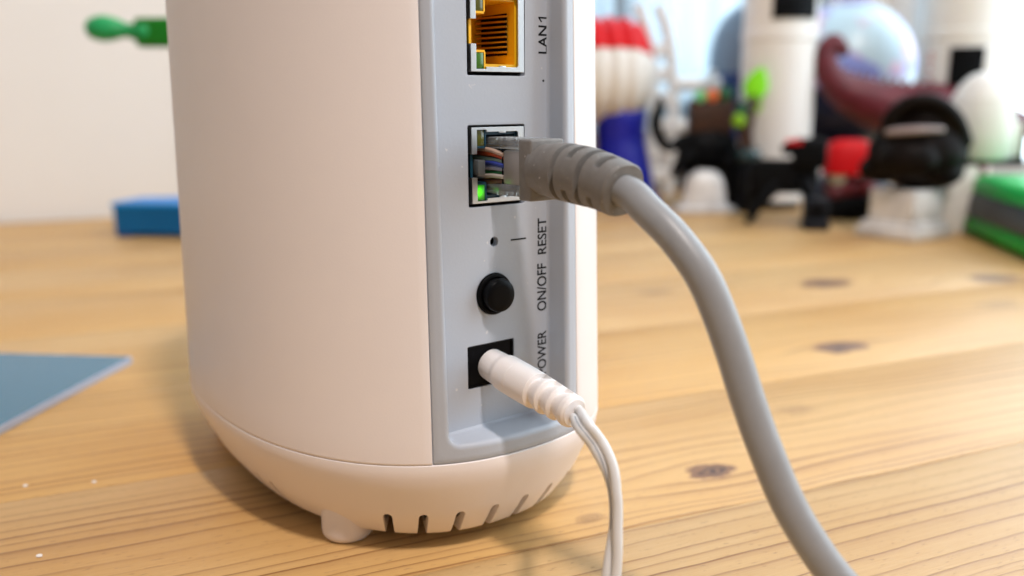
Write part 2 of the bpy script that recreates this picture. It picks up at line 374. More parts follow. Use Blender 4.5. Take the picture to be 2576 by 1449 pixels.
# port panel: curved rim, rounded lip, recess walls
Ao, Bo = (-19.98, 16.62), (24.12, 160)
def loopset(off, t, cfun):
    """inner rounded rectangle grown by off, blended to the outer rectangle by t"""
    a0, a1, b0, b1, r = -16.6-off, 13.0+off, 28.0-off, 156+off, 2.3+off
    inn = []; out = []
    cor = [(a1-r, b0+r, -90, Ao[1], Bo[0]), (a1-r, b1-r, 0, Ao[1], Bo[1]), (a0+r, b1-r, 90, Ao[0], Bo[1]), (a0+r, b0+r, 180, Ao[0], Bo[0])]
    for i, (cx, cy, s, ox, oy) in enumerate(cor):
        for k in range(9):
            th = R_(s+90*k/8); inn.append((cx+r*math.cos(th), cy+r*math.sin(th)))
            g = (k-4)/4*.8; dirs = [((0, -1), (1, 0)), ((1, 0), (0, 1)), ((0, 1), (-1, 0)), ((-1, 0), (0, -1))][i]
            # first half lies on the edge we arrive along, second half on the one we leave along
            arr = [(-1, 0), (0, -1), (1, 0), (0, 1)][i]; lea = [(0, 1), (-1, 0), (0, -1), (1, 0)][i]
            e = arr if g < 0 else lea; out.append((ox+e[0]*abs(g)*3, oy+e[1]*abs(g)*3))
        nx = cor[(i+1) % 4]; p0 = inn[-1]; q0 = out[-1]
        th = R_(nx[2]); p1 = (nx[0]+r*math.cos(th), nx[1]+r*math.sin(th)); arr = [(-1, 0), (0, -1), (1, 0), (0, 1)][(i+1) % 4]
        q1 = (nx[3]+arr[0]*2.4, nx[4]+arr[1]*2.4); m = 24
        for k in range(1, m):
            inn.append((p0[0]+(p1[0]-p0[0])*k/m, p0[1]+(p1[1]-p0[1])*k/m)); out.append((q0[0]+(q1[0]-q0[0])*k/m, q0[1]+(q1[1]-q0[1])*k/m))
    res = []
    for (a, b), (ao, bo) in zip(inn, out):
        A, B = a+(ao*(SZ(bo) if ao < 0 else 1)-a)*t, b+(bo-b)*t; res.append(PF @ V(A, B, cfun(A, B)))
    return res
def cy(dr): return lambda a, b: SZ(b)*(SN+SA*max(0, 1-abs((a/SZ(b)-SU)/SB)**SE)**(1/SE))-dr-46
f_ = 1.25
L = [loopset(f_, 1, cy(3)), loopset(f_, 1, cy(.45)), loopset(f_, .985, cy(.22)), loopset(f_, .95, cy(.14)), loopset(f_, .5, cy(.14)), loopset(f_, .05, cy(.14))]
for k in range(0, 7):
    a = R_(15*k); L.append(loopset(f_*(1-math.sin(a)), 0, lambda A, B, a=a: cy(.14)(A, B)-f_*(1-math.cos(a))))
L.append(loopset(-.45, 0, lambda A, B: 1.0)); L.append(loopset(-.55, 0, lambda A, B: .35)); L.append(loopset(-.9, 0, lambda A, B: .004))
bm = bmesh.new(); grid(bm, L, True); panel = finish('port_panel', bm, mat('router_grey_rim_plastic', (.42, .455, .515), .40, grain=.22, gscale=1500), router, 50)
bm = bmesh.new(); box(bm, (-1.8, 92, -.85), (34, 134, 1.7), mtx=PF); floor_ = finish('panel_floor', bm, grey, panel)
PC = [(.55, 111.1), (.4, 84.4)]
bm = bmesh.new()
for a, b in PC: prism(bm, rrect(a-7.35, a+7.3, b-8.4, b+8.4, .35, 3), -4, 2, PM)
bm2 = bmesh.new()
def circ(a, b, r, n=40): return [(a+r*math.cos(2*math.pi*k/n), b+r*math.sin(2*math.pi*k/n)) for k in range(n)]
prism(bm2, circ(-.6, 68.3, 1.05), -4, 2, PM); prism(bm2, circ(-.85, 57.0, 4.55, 64), -4, 2, PM); prism(bm2, rrect(-7.9, 4.5, 36.7, 46.2, .3, 3), -4, 2, PM)
boolean(floor_, [finish('cutter', bm, None), finish('cutter', bm2, None)])
# pieces behind the holes
bm = bmesh.new(); walls(bm, circ(-.6, 68.3, 1.05), -1.7, -6, PM); finish('reset_hole', bm, black, router)
pb = thing('power_button', None, None); pb.parent = router
bm = bmesh.new()
lathe(bm, [(4.5, -3), (4.5, .55), (4.42, .72), (4.25, .8), (3.78, .8), (3.7, .7), (3.7, -3)], 56, PM @ Matrix.Translation(V(-.85, 57, 0)), cap0=False, cap1=False); finish('button_ring', bm, mat('black_satin', (.003, .003, .0035), .45, spec=.07), pb, 40)
bm = bmesh.new()
lathe(bm, [(3.6, -3), (3.6, 2.5), (3.5, 2.85), (3.25, 3.02), (2, 3.1), (.1, 3.12)], 56, PM @ Matrix.Translation(V(-.85, 57, 0))); finish('button_cap', bm, mat('black_gloss', (.0025, .0025, .003), .3, spec=.1), pb, 40)
pj = thing('power_jack', None, None); pj.parent = router
bm = bmesh.new(); prism(bm, rrect(-7.75, 4.35, 36.85, 46.05, .3, 3), -6, -.35, PM); finish('jack_face', bm, black, pj)
bm = bmesh.new()
for (a0, a1, b0, b1) in ((-7.75, 4.35, 45.7, 46.05), (-7.75, -7.4, 36.85, 45.7), (4.0, 4.35, 36.85, 45.7), (-7.4, 4.0, 36.85, 37.2)): prism(bm, [(a0, b0), (a1, b0), (a1, b1), (a0, b1)], -.35, -.05, PM)
finish('jack_rim', bm, black, pj)
# ethernet ports
steel = mat('port_steel', (.62, .63, .64), .33, metal=1, grain=.12, gscale=4000, bevel=.12)
gold = mat('gold_contact', (.85, .52, .12), .28, metal=1)
def port(ca, cb, insert_m, leds, label):
    e = thing('ethernet_port', label, None); e.parent = router
    mt = PM @ Matrix.Translation(V(ca+.22, cb+.15, 0))
    cpoly = [(6.7, -7.8), (6.7, 7.8), (-6.75, 7.8), (-6.75, 2.4), (-5.45, 2.4), (-5.45, 7.3), (-3.0, 7.3), (-3.0, 6.85), (4.9, 6.85), (5.15, 6.6),
             (5.15, -6.6), (4.9, -6.85), (-3.0, -6.85), (-3.0, -7.3), (-5.45, -7.3), (-5.45, -2.4), (-6.75, -2.4), (-6.75, -7.8)]
    bm = bmesh.new(); prism(bm, cpoly, -.15, .28, mt)
    for (a0, a1, b0, b1) in ((-6.75, -6.45, 2.4, 7.8), (-6.75, -6.45, -7.8, -2.4), (6.4, 6.7, -7.8, 7.8), (-6.45, 6.4, 7.5, 7.8), (-6.45, 6.4, -7.8, -7.5)):
        prism(bm, [(a0, b0), (a1, b0), (a1, b1), (a0, b1)], -14, -.15, mt)
    finish('shield', bm, steel, e, 20)
    bm = bmesh.new()
    for s in (1, -1): box(bm, (1.2, s*6.75, .02), (1.7, .35, .35), .08, mtx=mt)
    finish('spring_tab', bm, steel, e)
    cav = [(4.75, -6.25), (4.75, 6.25), (-2.85, 6.25), (-2.85, 3.5), (-5.2, 3.5), (-5.2, 2.5), (-6.1, 2.5), (-6.1, -2.5), (-5.2, -2.5), (-5.2, -3.5), (-2.85, -3.5), (-2.85, -6.25)]
    outp = [(6.35, -7.45), (6.35, 7.45), (-2.85, 7.45), (-2.85, 3.9), (-5.4, 3.9), (-5.4, 2.62), (-6.7, 2.62), (-6.7, -2.62), (-5.4, -2.62), (-5.4, -3.9), (-2.85, -3.9), (-2.85, -7.45)]
    bm = bmesh.new(); walls(bm, cav, -.45, -12, mt); fr0 = [mt @ V(a, b, -.45) for a, b in cav]; fr1 = [mt @ V(a, b, -.45) for a, b in outp]
    grid(bm, [fr0, fr1], True); finish('insert', bm, insert_m, e, 20)
    for s, (lm, nm) in zip((1, -1), leds):
        bm = bmesh.new()
        for (a0, a1, b0, b1) in ((-3.2, -2.85, 3.9, 7.3), (-5.4, -3.2, 3.55, 3.98)): prism(bm, [(a0, s*b0), (a1, s*b0), (a1, s*b1), (a0, s*b1)], -3, -.2, mt)
        finish('led_frame', bm, insert_m, e)
        bm = bmesh.new(); box(bm, (-4.3, s*5.62, -1.9), (2.15, 3.25, 3.2), .12, mtx=mt); finish('led', bm, lm, e)
    bm = bmesh.new(); prism(bm, [(4.35, -4.2), (4.74, -4.2), (4.74, 4.2), (4.35, 4.2)], -11.9, -3.0, mt); finish('contact_shade_strip', bm, black, e)  # black strip standing in for the shade between the pins
    for k in range(8):
        b0 = (k-3.5)*1.02; q = [V(4.5, b0, -2.6), V(4.2, b0, -3.0), V(2.3, b0, -10.4), V(2.9, b0, -11.6), V(4.5, b0, -11.9)]
        bm = bmesh.new(); tube(bm, [mt @ x for x in q], .25, 6, up=V(0, 0, 1)); finish('contact_pin', bm, gold, e)
yellow = mat('yellow_plastic', (.92, .50, .012), .38, grain=.05)
teal = mat('dark_teal_plastic', (.008, .05, .085), .35)
ledg = mat('dull_green_led', (.045, .16, .012), .15, coat=.4)
leda = mat('dull_olive_led', (.085, .09, .008), .15, coat=.4)
def glow_led():
    m = bpy.data.materials.new('lit_green_led'); m.use_nodes = True; t = NT(m); b = t.n['Principled BSDF']
    b.inputs['Base Color'].default_value = (.02, .22, .01, 1); b.inputs['Roughness'].default_value = .18
    c = PM @ V(.62-4.75, 84.55-5.5, -.3)
    d = t.new('ShaderNodeVectorMath', operation='DISTANCE'); t.put(d.inputs[0], t.obj()); d.inputs[1].default_value = c*S
    r = t.m('DIVIDE', d.outputs['Value'], .0019)
    t.put(b.inputs['Emission Strength'], t.m('ADD', .05, t.m('MULTIPLY', t.m('POWER', t.m('SUBTRACT', 1, r, clamp=True), 2), 2.0)))
    b.inputs['Emission Color'].default_value = (.10, 1, .02, 1); return m
port(*PC[0], yellow, ((leda, 1), (ledg, 1)), 'empty yellow ethernet port with a metal shield')
port(*PC[1], teal, ((leda, 1), (glow_led(), 1)), 'dark blue ethernet port with a lit green light and a plug in it')
# printing on the panel
def letters(name, txt, a_base, b0, length, cap):
    cu = bpy.data.curves.new(name, 'FONT'); cu.body = txt; cu.size = 1; cu.resolution_u = 4; cu.offset = .016
    o = bpy.data.objects.new(name, cu); col.objects.link(o)
    dg = bpy.context.evaluated_depsgraph_get(); me = bpy.data.meshes.new_from_object(o.evaluated_get(dg)); bpy.data.objects.remove(o)
    xs = [v.co.x for v in me.vertices]; ys = [v.co.y for v in me.vertices]; x0, x1, y0, y1 = min(xs), max(xs), min(ys), max(ys)
    for v in me.vertices: v.co = (PM @ V(a_base-(v.co.y-y0)/(y1-y0)*cap, b0+(v.co.x-x0)/(x1-x0)*length, .03))*S
    me.materials.append(ink); o = bpy.data.objects.new(name, me); col.objects.link(o); o.parent = panel
letters('lettering', 'LAN', 13.95, 107.4, 5.75, 2.45)
bm = bmesh.new(); prism(bm, [(13.95, 114.55), (13.95, 114.88), (11.5, 114.88), (11.5, 114.6), (12.25, 113.75), (12.5, 113.98), (11.98, 114.55)], .01, .03, PM); finish('lettering', bm, ink, panel)
letters('lettering', 'RESET', 13.85, 64.2, 8.1, 2.6)
letters('lettering', 'ON/OFF', 13.85, 51.2, 10.9, 2.75)
letters('lettering', 'POWER', 13.8, 36.1, 10.4, 2.6)
bm = bmesh.new(); prism(bm, rrect(3.8, 8.05, 68.05, 68.4, .15, 3), .01, .035, PM); finish('printed_line', bm, ink, panel)
bm = bmesh.new(); prism(bm, circ(12.85, 101.8, .26, 10), .01, .035, PM); finish('printed_dot', bm, ink, panel)

# ================================================================== network cable
net = thing('network_cable', 'thick grey network cable plugged into the lower ethernet port', 'cable', PM @ V(.9, 84.4, 12))
net.location = (0, 0, 0)
cg = mat('grey_cable_rubber', (.285, .29, .30), .38, grain=.08, gscale=1800, var=.06, vscale=300)
bg_ = mat('grey_boot_rubber', (.19, .18, .17), .55, grain=.35, gscale=1300, var=.12, vscale=500, specks=1100)
clear = bpy.data.materials.new('clear_plastic'); clear.use_nodes = True; t = NT(clear); t.n.remove(t.n['Principled BSDF'])
tr = t.new('ShaderNodeBsdfTransparent'); tr.inputs[0].default_value = (.93, .95, .95, 1); gl = t.new('ShaderNodeBsdfGlossy'); gl.inputs['Roughness'].default_value = .08
lw_ = t.new('ShaderNodeLayerWeight'); lw_.inputs['Blend'].default_value = .35; mx = t.new('ShaderNodeMixShader')
t.l.new(t.m('ADD', t.m('MULTIPLY', lw_.outputs['Fresnel'], .7), .05), mx.inputs[0]); t.l.new(tr.outputs[0], mx.inputs[1]); t.l.new(gl.outputs[0], mx.inputs[2]); df = t.new('ShaderNodeBsdfDiffuse'); df.inputs[0].default_value = (.85, .88, .9, 1); m3 = t.new('ShaderNodeMixShader'); m3.inputs[0].default_value = .16; t.l.new(mx.outputs[0], m3.inputs[1]); t.l.new(df.outputs[0], m3.inputs[2]); t.l.new(m3.outputs[0], t.n['Material Output'].inputs[0])
PP = PM @ Matrix.Translation(V(.45, 84.5, 0))
bm = bmesh.new()
box(bm, (.9, 4.7, 1.2), (6.0, 2.3, 22), .35, mtx=PP); box(bm, (.9, -4.7, 1.2), (6.0, 2.3, 22), .35, mtx=PP); box(bm, (3.6, 0, 1.2), (.8, 7.1, 22), .1, mtx=PP)
finish('plug_body', bm, clear, net)
for s in (1, -1):
    bm = bmesh.new()
    for k in range(3): box(bm, (-1.6+1.2*k, s*5.6, 3.2+1.7*k), (1.0, .7, 1.1), .12, mtx=PP)
    finish('plug_ridges', bm, clear, net)
wcols = [('orange_white', (.75, .52, .40)), ('orange', (.68, .10, .015)), ('green_white', (.42, .62, .50)), ('blue', (.02, .05, .40)), ('blue_white', (.48, .52, .74)), ('green', (.012, .25, .06)), ('brown_white', (.62, .55, .48)), ('brown', (.16, .06, .025))]
for k, (nm, c) in enumerate(wcols):
    b0 = 3.45-k*1.0; bm = bmesh.new(); off = .5*math.sin(k*2.3)
    pts = [V(-2.1+.3*(k % 2), b0, -9), V(-2.2+.3*(k % 2), b0*.98, -4), V(-2.1+.25*(k % 3), b0*.9+off*.5, 1), V(-1.6+.3*(k % 3), b0*.75-.25, 4.6)]
    tube(bm, [PP @ q for q in catmull(pts, 6)], .5, 10)
    finish('wire', bm, mat('wire_'+nm, tuple(x*.62+.02 for x in c), .35), net)  # wire colours darkened to carry the shade inside the plug
bm = bmesh.new()
box(bm, (-4.6, -.3, -1.2), (1.8, 3.1, 4.4), .25, mtx=PP); finish('latch', bm, mat('shaded_clear_plastic', (.10, .11, .115), .25), net)  # clear latch coloured dark grey to stand in for its shade
bm = bmesh.new(); box(bm, (.6, -.2, 8.7), (5.0, 7.0, 8.4), .5, mtx=PP); finish('jacket_end', bm, mat('grey_jacket', (.30, .285, .28), .3, coat=.4), net)
bm = bmesh.new(); box(bm, (.6, -.2, 4.3), (4.9, 7.4, .55), .1, mtx=PP); finish('jacket_shadow_band', bm, black, net)  # thin black box painted in as a shadow band, not a part
bm = bmesh.new(); box(bm, (.05, -.15, 14.6), (8.3, 11.9, 4.0), .45, mtx=PP, seg=3); finish('boot_collar', bm, bg_, net)
# boot: ribbed strain relief following a slightly drooping axis
ax = catmull([PP @ V(.05, -.1, 15.6), PP @ V(.05, -.15, 21), PP @ V(0, -.7, 28), PP @ V(-.1, -1.6, 34), PP @ V(-.2, -2.6, 38)], 84)
fr = frames(ax, V(0, 0, 1)); n = 88; rows = []
def ss(x): x = max(0, min(1, x)); return x*x*(3-2*x)
def notch(w, c, hw): return ss((hw+.09-abs(w-c))/.18)
lens = [0]
for i in range(1, len(ax)): lens.append(lens[-1]+(ax[i]-ax[i-1]).length)
for i, (q, t_, a, b) in enumerate(fr):
    w = lens[i]; u = w/lens[-1]; row = []
    r0 = 4.95+.45*ss(u/.3)-.55*ss((u-.45)/.55)
    r0 -= .25*ss((w-lens[-1]+.5)/.5)
    for k in range(n):
        ph = 2*math.pi*k/n; cs, sn = math.cos(ph), math.sin(ph)
        sq = (abs(cs)**3.0+abs(sn)**3.0)**(-1/3.0)*.3+.7*1.0
        d = 0
        for c in (8.4, 15.2): d = max(d, notch(w, c, .62)*3.1*(1-.85*ss((math.cos(ph-R_(-80)) - .35)/.2)))
        for c in (11.7, 18.6):
            g = max(ss((math.cos(ph-R_(24))-.90)/.05), ss((math.cos(ph-R_(142))-.90)/.05)); d = max(d, notch(w, c, .62)*2.8*g)
        r = r0*sq-d
        row.append(q+a*r*cs+b*r*sn)
    rows.append(row)
q, t_, a, b = fr[-1]
rows.append([q+t_*.02+(x-q)*.62 for x in rows[-1]]); rows.append([q-t_*1.0+(x-q)*.93 for x in rows[-1]])
bm = bmesh.new(); grid(bm, rows, True, True, True); finish('boot', bm, bg_, net, 50)
e0 = fr[-14][0]; d0 = fr[-1][1]
cp = [e0, e0+d0*3.2, V(52.6, -72.2, 79.4), V(55.6, -75.4, 76.4), V(58.2, -77.7, 73.2), V(60.7, -79.6, 69.4), V(62.9, -80.9, 64.6), V(65.4, -82.3, 57.8), V(67.9, -83.9, 49.9), V(70.8, -85.7, 41.7), V(74.6, -87.6, 32.8), V(78.8, -89.1, 25.8), V(83, -90.2, 20.3), V(90, -92, 13.2), V(101, -95, 6.6), V(116, -99, 3.0), V(140, -108, 2.9), V(180, -128, 2.9)]
bm = bmesh.new(); tube(bm, catmull(cp, 12), 2.85, 28); finish('cable', bm, cg, net, 60)

# ================================================================== power cable
pw = thing('power_cable', 'thin white twin power cord with a ribbed barrel plug in the jack', 'cable')
pwm = mat('white_plug_plastic', (.82, .77, .745), .42, grain=.16, gscale=2200, sss=.08)
cdm = mat('white_cord_plastic', (.70, .695, .69), .28, grain=.04)
o0 = PM @ V(-1.55, 41.2, -.3); o1 = PM @ V(-1.45, 38.0, 27.5); axd = (o1-o0).normalized(); ln = (o1-o0).length
sx = axd.cross(V(0, 0, 1)).normalized(); sy = sx.cross(axd)
PT = Matrix((sx, sy, axd)).transposed().to_4x4(); PT.translation = o0
rows = []; n = 72; zz = [0]+[ln*k/300 for k in range(1, 301)]
for z in zz:
    r = 3.45+.1*ss(z/3)
    if z > 3.6: r = 3.55+.42*ss((z-3.6)/2.2)
    if z > 9.6: r = 4.0-.02*(z-9.6)
    if z > 15: r = 3.9-.055*(z-15)
    r -= .10*notch(z, 9.6, .05)
    r -= .5*ss((z-ln+.6)/.6)
    row = []
    for k in range(n):
        ph = 2*math.pi*k/n; d = 0
        for c in (16.2, 19.7, 23.2):
            g = ss((math.cos(ph-R_(15))+.25)/.12)      # the notches run round the top and back, a flat spine stays
            prof_ = max(0, 1-max(0, (z-c-.3))/2.6)*ss((z-c+.18)/.16) if z > c-.2 else 0
            d = max(d, .95*prof_*g)
        rr = r-d
        xx, yy = rr*math.cos(ph), rr*math.sin(ph)
        row.append(PT @ V(xx, yy, z))
    rows.append(row)
bm = bmesh.new(); grid(bm, rows, True, True, True); finish('plug', bm, pwm, pw, 40)
cen = [o1-axd*1.5, o1+axd*.6, V(42.0, -72.9, 41.3), V(44.6, -75.1, 38.3), V(46.5, -76.8, 34.6), V(47.4, -77.9, 30.4), V(47.6, -78.7, 26.4), V(47.3, -79.8, 21.6), V(46.7, -80.9, 16.2), V(46.3, -82.2, 10.2), V(47.5, -85, 5), V(52, -92, 2.2), V(60, -104, 1.4), V(75, -125, 1.3)]
pth = catmull(cen, 14); fr = frames(pth, V(0, 0, 1)); nn = len(pth)
view = V(29.7, -217, 97)
def strand(sg, extra=0.0, ang=None):
    out = []
    for i, (q, t_, a, b) in enumerate(fr):
        z = q.z; look = (q-V(30, -217, 97)); e1 = t_.cross(look); e1.normalize(); e2 = t_.cross(e1)
        tw = R_(8)+R_(62)*ss((39-z)/9)-R_(48)*ss((26-z)/10)
        d = e1*math.cos(tw)+e2*math.sin(tw); e = t_.cross(d)
        if ang is None: out.append(q+d*sg*.87)
        else: out.append(q+d*sg*.87+(d*math.cos(ang)+e*math.sin(ang))*extra)
    return out
for sg in (1, -1):
    bm = bmesh.new(); tube(bm, strand(sg), .9, 16); finish('cord_strand', bm, cdm, pw, 60)
st = None
for sg in (-1,):
    rows = []
    for an in (-1.25, -1.1, -.95): rows.append(strand(sg, extra=.925, ang=math.pi/2+an+.6)[22:92])
    bm = bmesh.new(); grid(bm, rows); finish('printed_stripe', bm, mat('grey_stripe_print', (.26, .28, .31), .5), pw, 60)

# ================================================================== things left of the router
slab = thing('tablet', 'glossy blue grey tablet corner lying on the table at the left', 'tablet', (-117, 103, 0), R_(173.5))
bm = bmesh.new(); prism(bm, rrect(0, 240, 0, 165, 2.2, 6), 0.2, 2.3, Matrix.Identity(4)); finish('tablet_body', bm, mat('pale_anodised_edge', (.38, .41, .50), .4), slab)
bm = bmesh.new(); prism(bm, rrect(1.0, 239, 1.0, 164, 1.8, 6), 2.3, 2.5, Matrix.Identity(4)); finish('tablet_screen', bm, mat('blue_grey_glass', (.04, .15, .235), .24, spec=.35), slab)
bb = thing('plastic_box', 'low bright blue plastic box on the table near the back wall', 'box', (-240, 450, 0), R_(-9))
blue = mat('blue_plastic', (.003, .125, .34), .45, spec=.25, var=.1, vscale=20); dblue = mat('dark_blue_plastic', (.006, .02, .19), .45)
bm = bmesh.new(); prism(bm, [(-26, -27), (54, -27), (54, 38), (-26, 12)], 3.5, 24, Matrix.Identity(4)); finish('box_body', bm, blue, bb)
bm = bmesh.new(); prism(bm, [(-27, -28), (55, -28), (55, 39), (-27, 13)], 24, 26.5, Matrix.Identity(4)); finish('box_lid', bm, mat('light_blue_plastic', (.004, .28, .80), .4, spec=.3), bb)
for (x, y) in ((-20, -21), (47, -21), (47, 28), (-20, 6)): part_box('box_foot', (x, y, 2), (12, 11, 3.6), dblue, bb, .8)
ga = thing('clamp_stand', 'green plastic clamp arm with rounded tip poking out behind the router', 'clamp', (-163.5, 353, 17.5)); ga.scale = (.82, .82, .82)
gr1 = mat('lit_tip_green_plastic', (.012, .33, .10), .4); gr2 = mat('deep_green_plastic', (.004, .17, .006), .4)  # knob green brightened to carry the light on the tip
bm = bmesh.new(); lathe(bm, [(28, -21.3), (28, -17), (26, -15), (6, -13), (5, -8), (5, 170), (3, 172)], 32); finish('post', bm, gr2, ga)
bm = bmesh.new(); box(bm, (-26, 0, 153), (56, 16, 22), 3, seg=3); finish('block', bm, gr2, ga)
bm = bmesh.new(); rtube(bm, [V(-48, 0, 154), V(-57, 0, 154), V(-63, 0, 155), V(-70, 0, 156), V(-80, 0, 156.5), V(-86, 0, 156.5)], [10, 6.5, 5.6, 8, 10, 9], 24); finish('knob', bm, gr1, ga, 60)

# ================================================================== toys behind on the right
whp = mat('white_toy_plastic', (.80, .79, .76), .45); red = mat('red_toy_plastic', (.62, .004, .008), .5, spec=.25); navy = mat('royal_blue_plastic', (.005, .008, .30), .4)
cream = mat('cream_toy_plastic', (.78, .765, .73), .5); blk = mat('black_toy_plastic', (.003, .0035, .0045), .5, spec=.10); dkb = mat('dark_brown_gloss', (.007, .004, .003), .5, spec=.10, var=.4, vscale=60)
marble = mat('grey_veined_marble', (.74, .73, .72), .35, var=1, vscale=45, color2=(.48, .47, .47)); brown = mat('brown_bark_plastic', (.055, .020, .009), .6, grain=.6, gscale=300, var=.5, vscale=160)
maroon = mat('maroon_scaly_plastic', (.14, .013, .024), .45, grain=.7, gscale=420, var=.45, vscale=90)
lime = mat('neon_green_plastic', (.22, .72, .005), .4); dgreen = mat('dark_green_plastic', (.004, .09, .035), .4); orange = mat('orange_plastic', (.75, .16, .04), .45)
# ribbed drum
dr = thing('ribbed_drum', 'white ribbed barrel toy with red ribbed top on blue legs beside the router', 'toy', (112, 625, 0))
def drum(bmx, up):
    rows = []; nx = 60
    for i in range(nx+1):
        x = -54+108*i/nx; e = max(0, 1-(abs(x)/54)**4.2)**.5; row = []
        for k in range(33):
            ph = (R_(24)+R_(132)*k/32) if up else (R_(156)+R_(228)*k/32)
            rib = 1+(.034 if up else .024)*math.cos(2*math.pi*(x+ (6*math.sin(ph) if up else 0))/15.5)
            r = max(.5, (49.5 if up else 48)*e)*rib
            row.append(V(x, -r*math.cos(ph), r*math.sin(ph)+126))
        rows.append(row)
    grid(bmx, rows)
bm = bmesh.new(); drum(bm, False); bmesh.ops.holes_fill(bm, edges=[e for e in bm.edges if e.is_boundary], sides=0); finish('drum_body', bm, cream, dr, 60)
bm = bmesh.new(); drum(bm, True); bmesh.ops.holes_fill(bm, edges=[e for e in bm.edges if e.is_boundary], sides=0); finish('drum_top', bm, red, dr, 60)
for x in (-34, 22):
    bm = bmesh.new(); rtube(bm, [V(x, -8, 84), V(x+1, -8, 62), V(x+3, -10, 42), V(x+7, -12, 14)], [24, 23, 25, 27], 20); finish('leg', bm, navy, dr, 60)
    bm = bmesh.new(); box(bm, (x+9, -16, 6), (52, 50, 12), 4, seg=3); finish('shoe', bm, navy, dr)
# white perforated tower
tw = thing('toy_tower', 'white plastic tower of rungs with two round side tubes behind the black elephant', 'toy', (192, 705, 0), R_(8))
for y in (-11, 11):
    bm = bmesh.new(); tube(bm, catmull([V(y*.9-4, 0, 0), V(y-2, 0, 60), V(y-3, 0, 115), V(y-10, 0, 165), V(y-22, 0, 195)], 8), 6, 12); finish('upright', bm, whp, tw, 60)
for z in (22, 48, 74, 100, 126, 150): part_box('rung', (-3 if z < 120 else -7, 0, z), (24, 8, 15), whp, tw, 4)
for z, x1 in ((116, 58), (73, 60)):
    bm = bmesh.new(); tube(bm, [V(8, 0, z), V(x1, 0, z)], 7.5, 20); finish('tube', bm, whp, tw)
bm = bmesh.new(); lathe(bm, [(11, 0), (11, 4), (4.5, 8), (4, 130), (2, 131)], 20, Matrix.Translation(V(50, 0, 0))); finish('tube_post', bm, whp, tw)
# stone base and elephant
sb = thing('stone_bust_base', 'small rounded pale stone block in front of the black elephant legs', 'stone', (203, 556, 0))
bm = bmesh.new(); box(bm, (0, 0, 3), (52, 34, 6), 2, seg=3); finish('plinth', bm, marble, sb)
bm = bmesh.new()
ro = []
for z, sx_, sy_ in ((5, 21, 13), (9, 19.5, 12), (18, 18.5, 11), (27, 17, 10), (33, 14, 8.5), (37, 8, 5), (38.3, 1, 1)):
    ro.append([V(sx_*math.copysign(abs(math.cos(a))**.7, math.cos(a)), sy_*math.copysign(abs(math.sin(a))**.7, math.sin(a)), z) for a in [2*math.pi*k/28 for k in range(28)]])
grid(bm, ro, True, True, True); finish('block', bm, marble, sb, 50)
el = thing('elephant_figurine', 'black elephant figurine with raised trunk and a brown basket on its back', 'figurine', (210, 588, 0))
bm = bmesh.new()
ball(bm, (2, 0, 56), (27, 16, 21)); ball(bm, (-21, 0, 57), (11.5, 10, 12)); ball(bm, (19, 0, 48), (13, 14, 17))
rtube(bm, [V(-26, 0, 56), V(-36, 0, 57), V(-44, 0, 67), V(-47, 0, 80), V(-44, 0, 92), V(-43, 0, 101)], [7.5, 6, 5.5, 6, 5.2, 3.4], 14)
rtube(bm, [V(-14, -8, 50), V(-24, -9, 44), V(-29, -9, 33)], [7.5, 6, 5.2], 14); rtube(bm, [V(-10, 8, 46), V(-13, 9, 24), V(-12, 9, 2)], [7, 6, 6], 14)
rtube(bm, [V(22, -8, 44), V(24, -9, 24), V(25, -9, 2.4)], [8.5, 6.2, 6], 14); rtube(bm, [V(16, 8, 44), V(17, 9, 24), V(16, 9, 2.4)], [8, 6, 6], 14)
rtube(bm, [V(31, 0, 54), V(36, 0, 44), V(37, 0, 32)], [2.2, 1.8, 2], 10)
for s in (1, -1): ball(bm, (-14, s*11, 58), (8.5, 2.6, 11), Matrix.Rotation(R_(25*s), 3, 'Z'))
organic('body', bm, blk, el, 1.3, 5)
for s in (1, -1):
    bm = bmesh.new(); rtube(bm, [V(-29, s*6, 52), V(-36, s*7, 50), V(-41, s*6, 54)], [1.8, 1.4, .8], 10); finish('tusk', bm, cream, el, 60)
bm = bmesh.new(); box(bm, (3, 0, 85), (40, 20, 30), 2.5, seg=2); finish('basket', bm, brown, el)
for (x, y, z, r, m_) in ((-8, -6, 102, 6, mat('mint_green_plastic', (.15, .55, .2), .5)), (3, -6, 103, 6.5, orange), (14, -5, 104, 8, dgreen), (-1, 6, 101, 6, dgreen)):
    bm = bmesh.new(); t = bmesh.new(); bmesh.ops.create_icosphere(t, subdivisions=2, radius=r)
    for v in t.verts: v.co *= 1+.25*noise.noise(v.co*.35)
    join(bm, t, Matrix.Translation(V(x, y, z))); finish('basket_fill', bm, m_, el, 60)
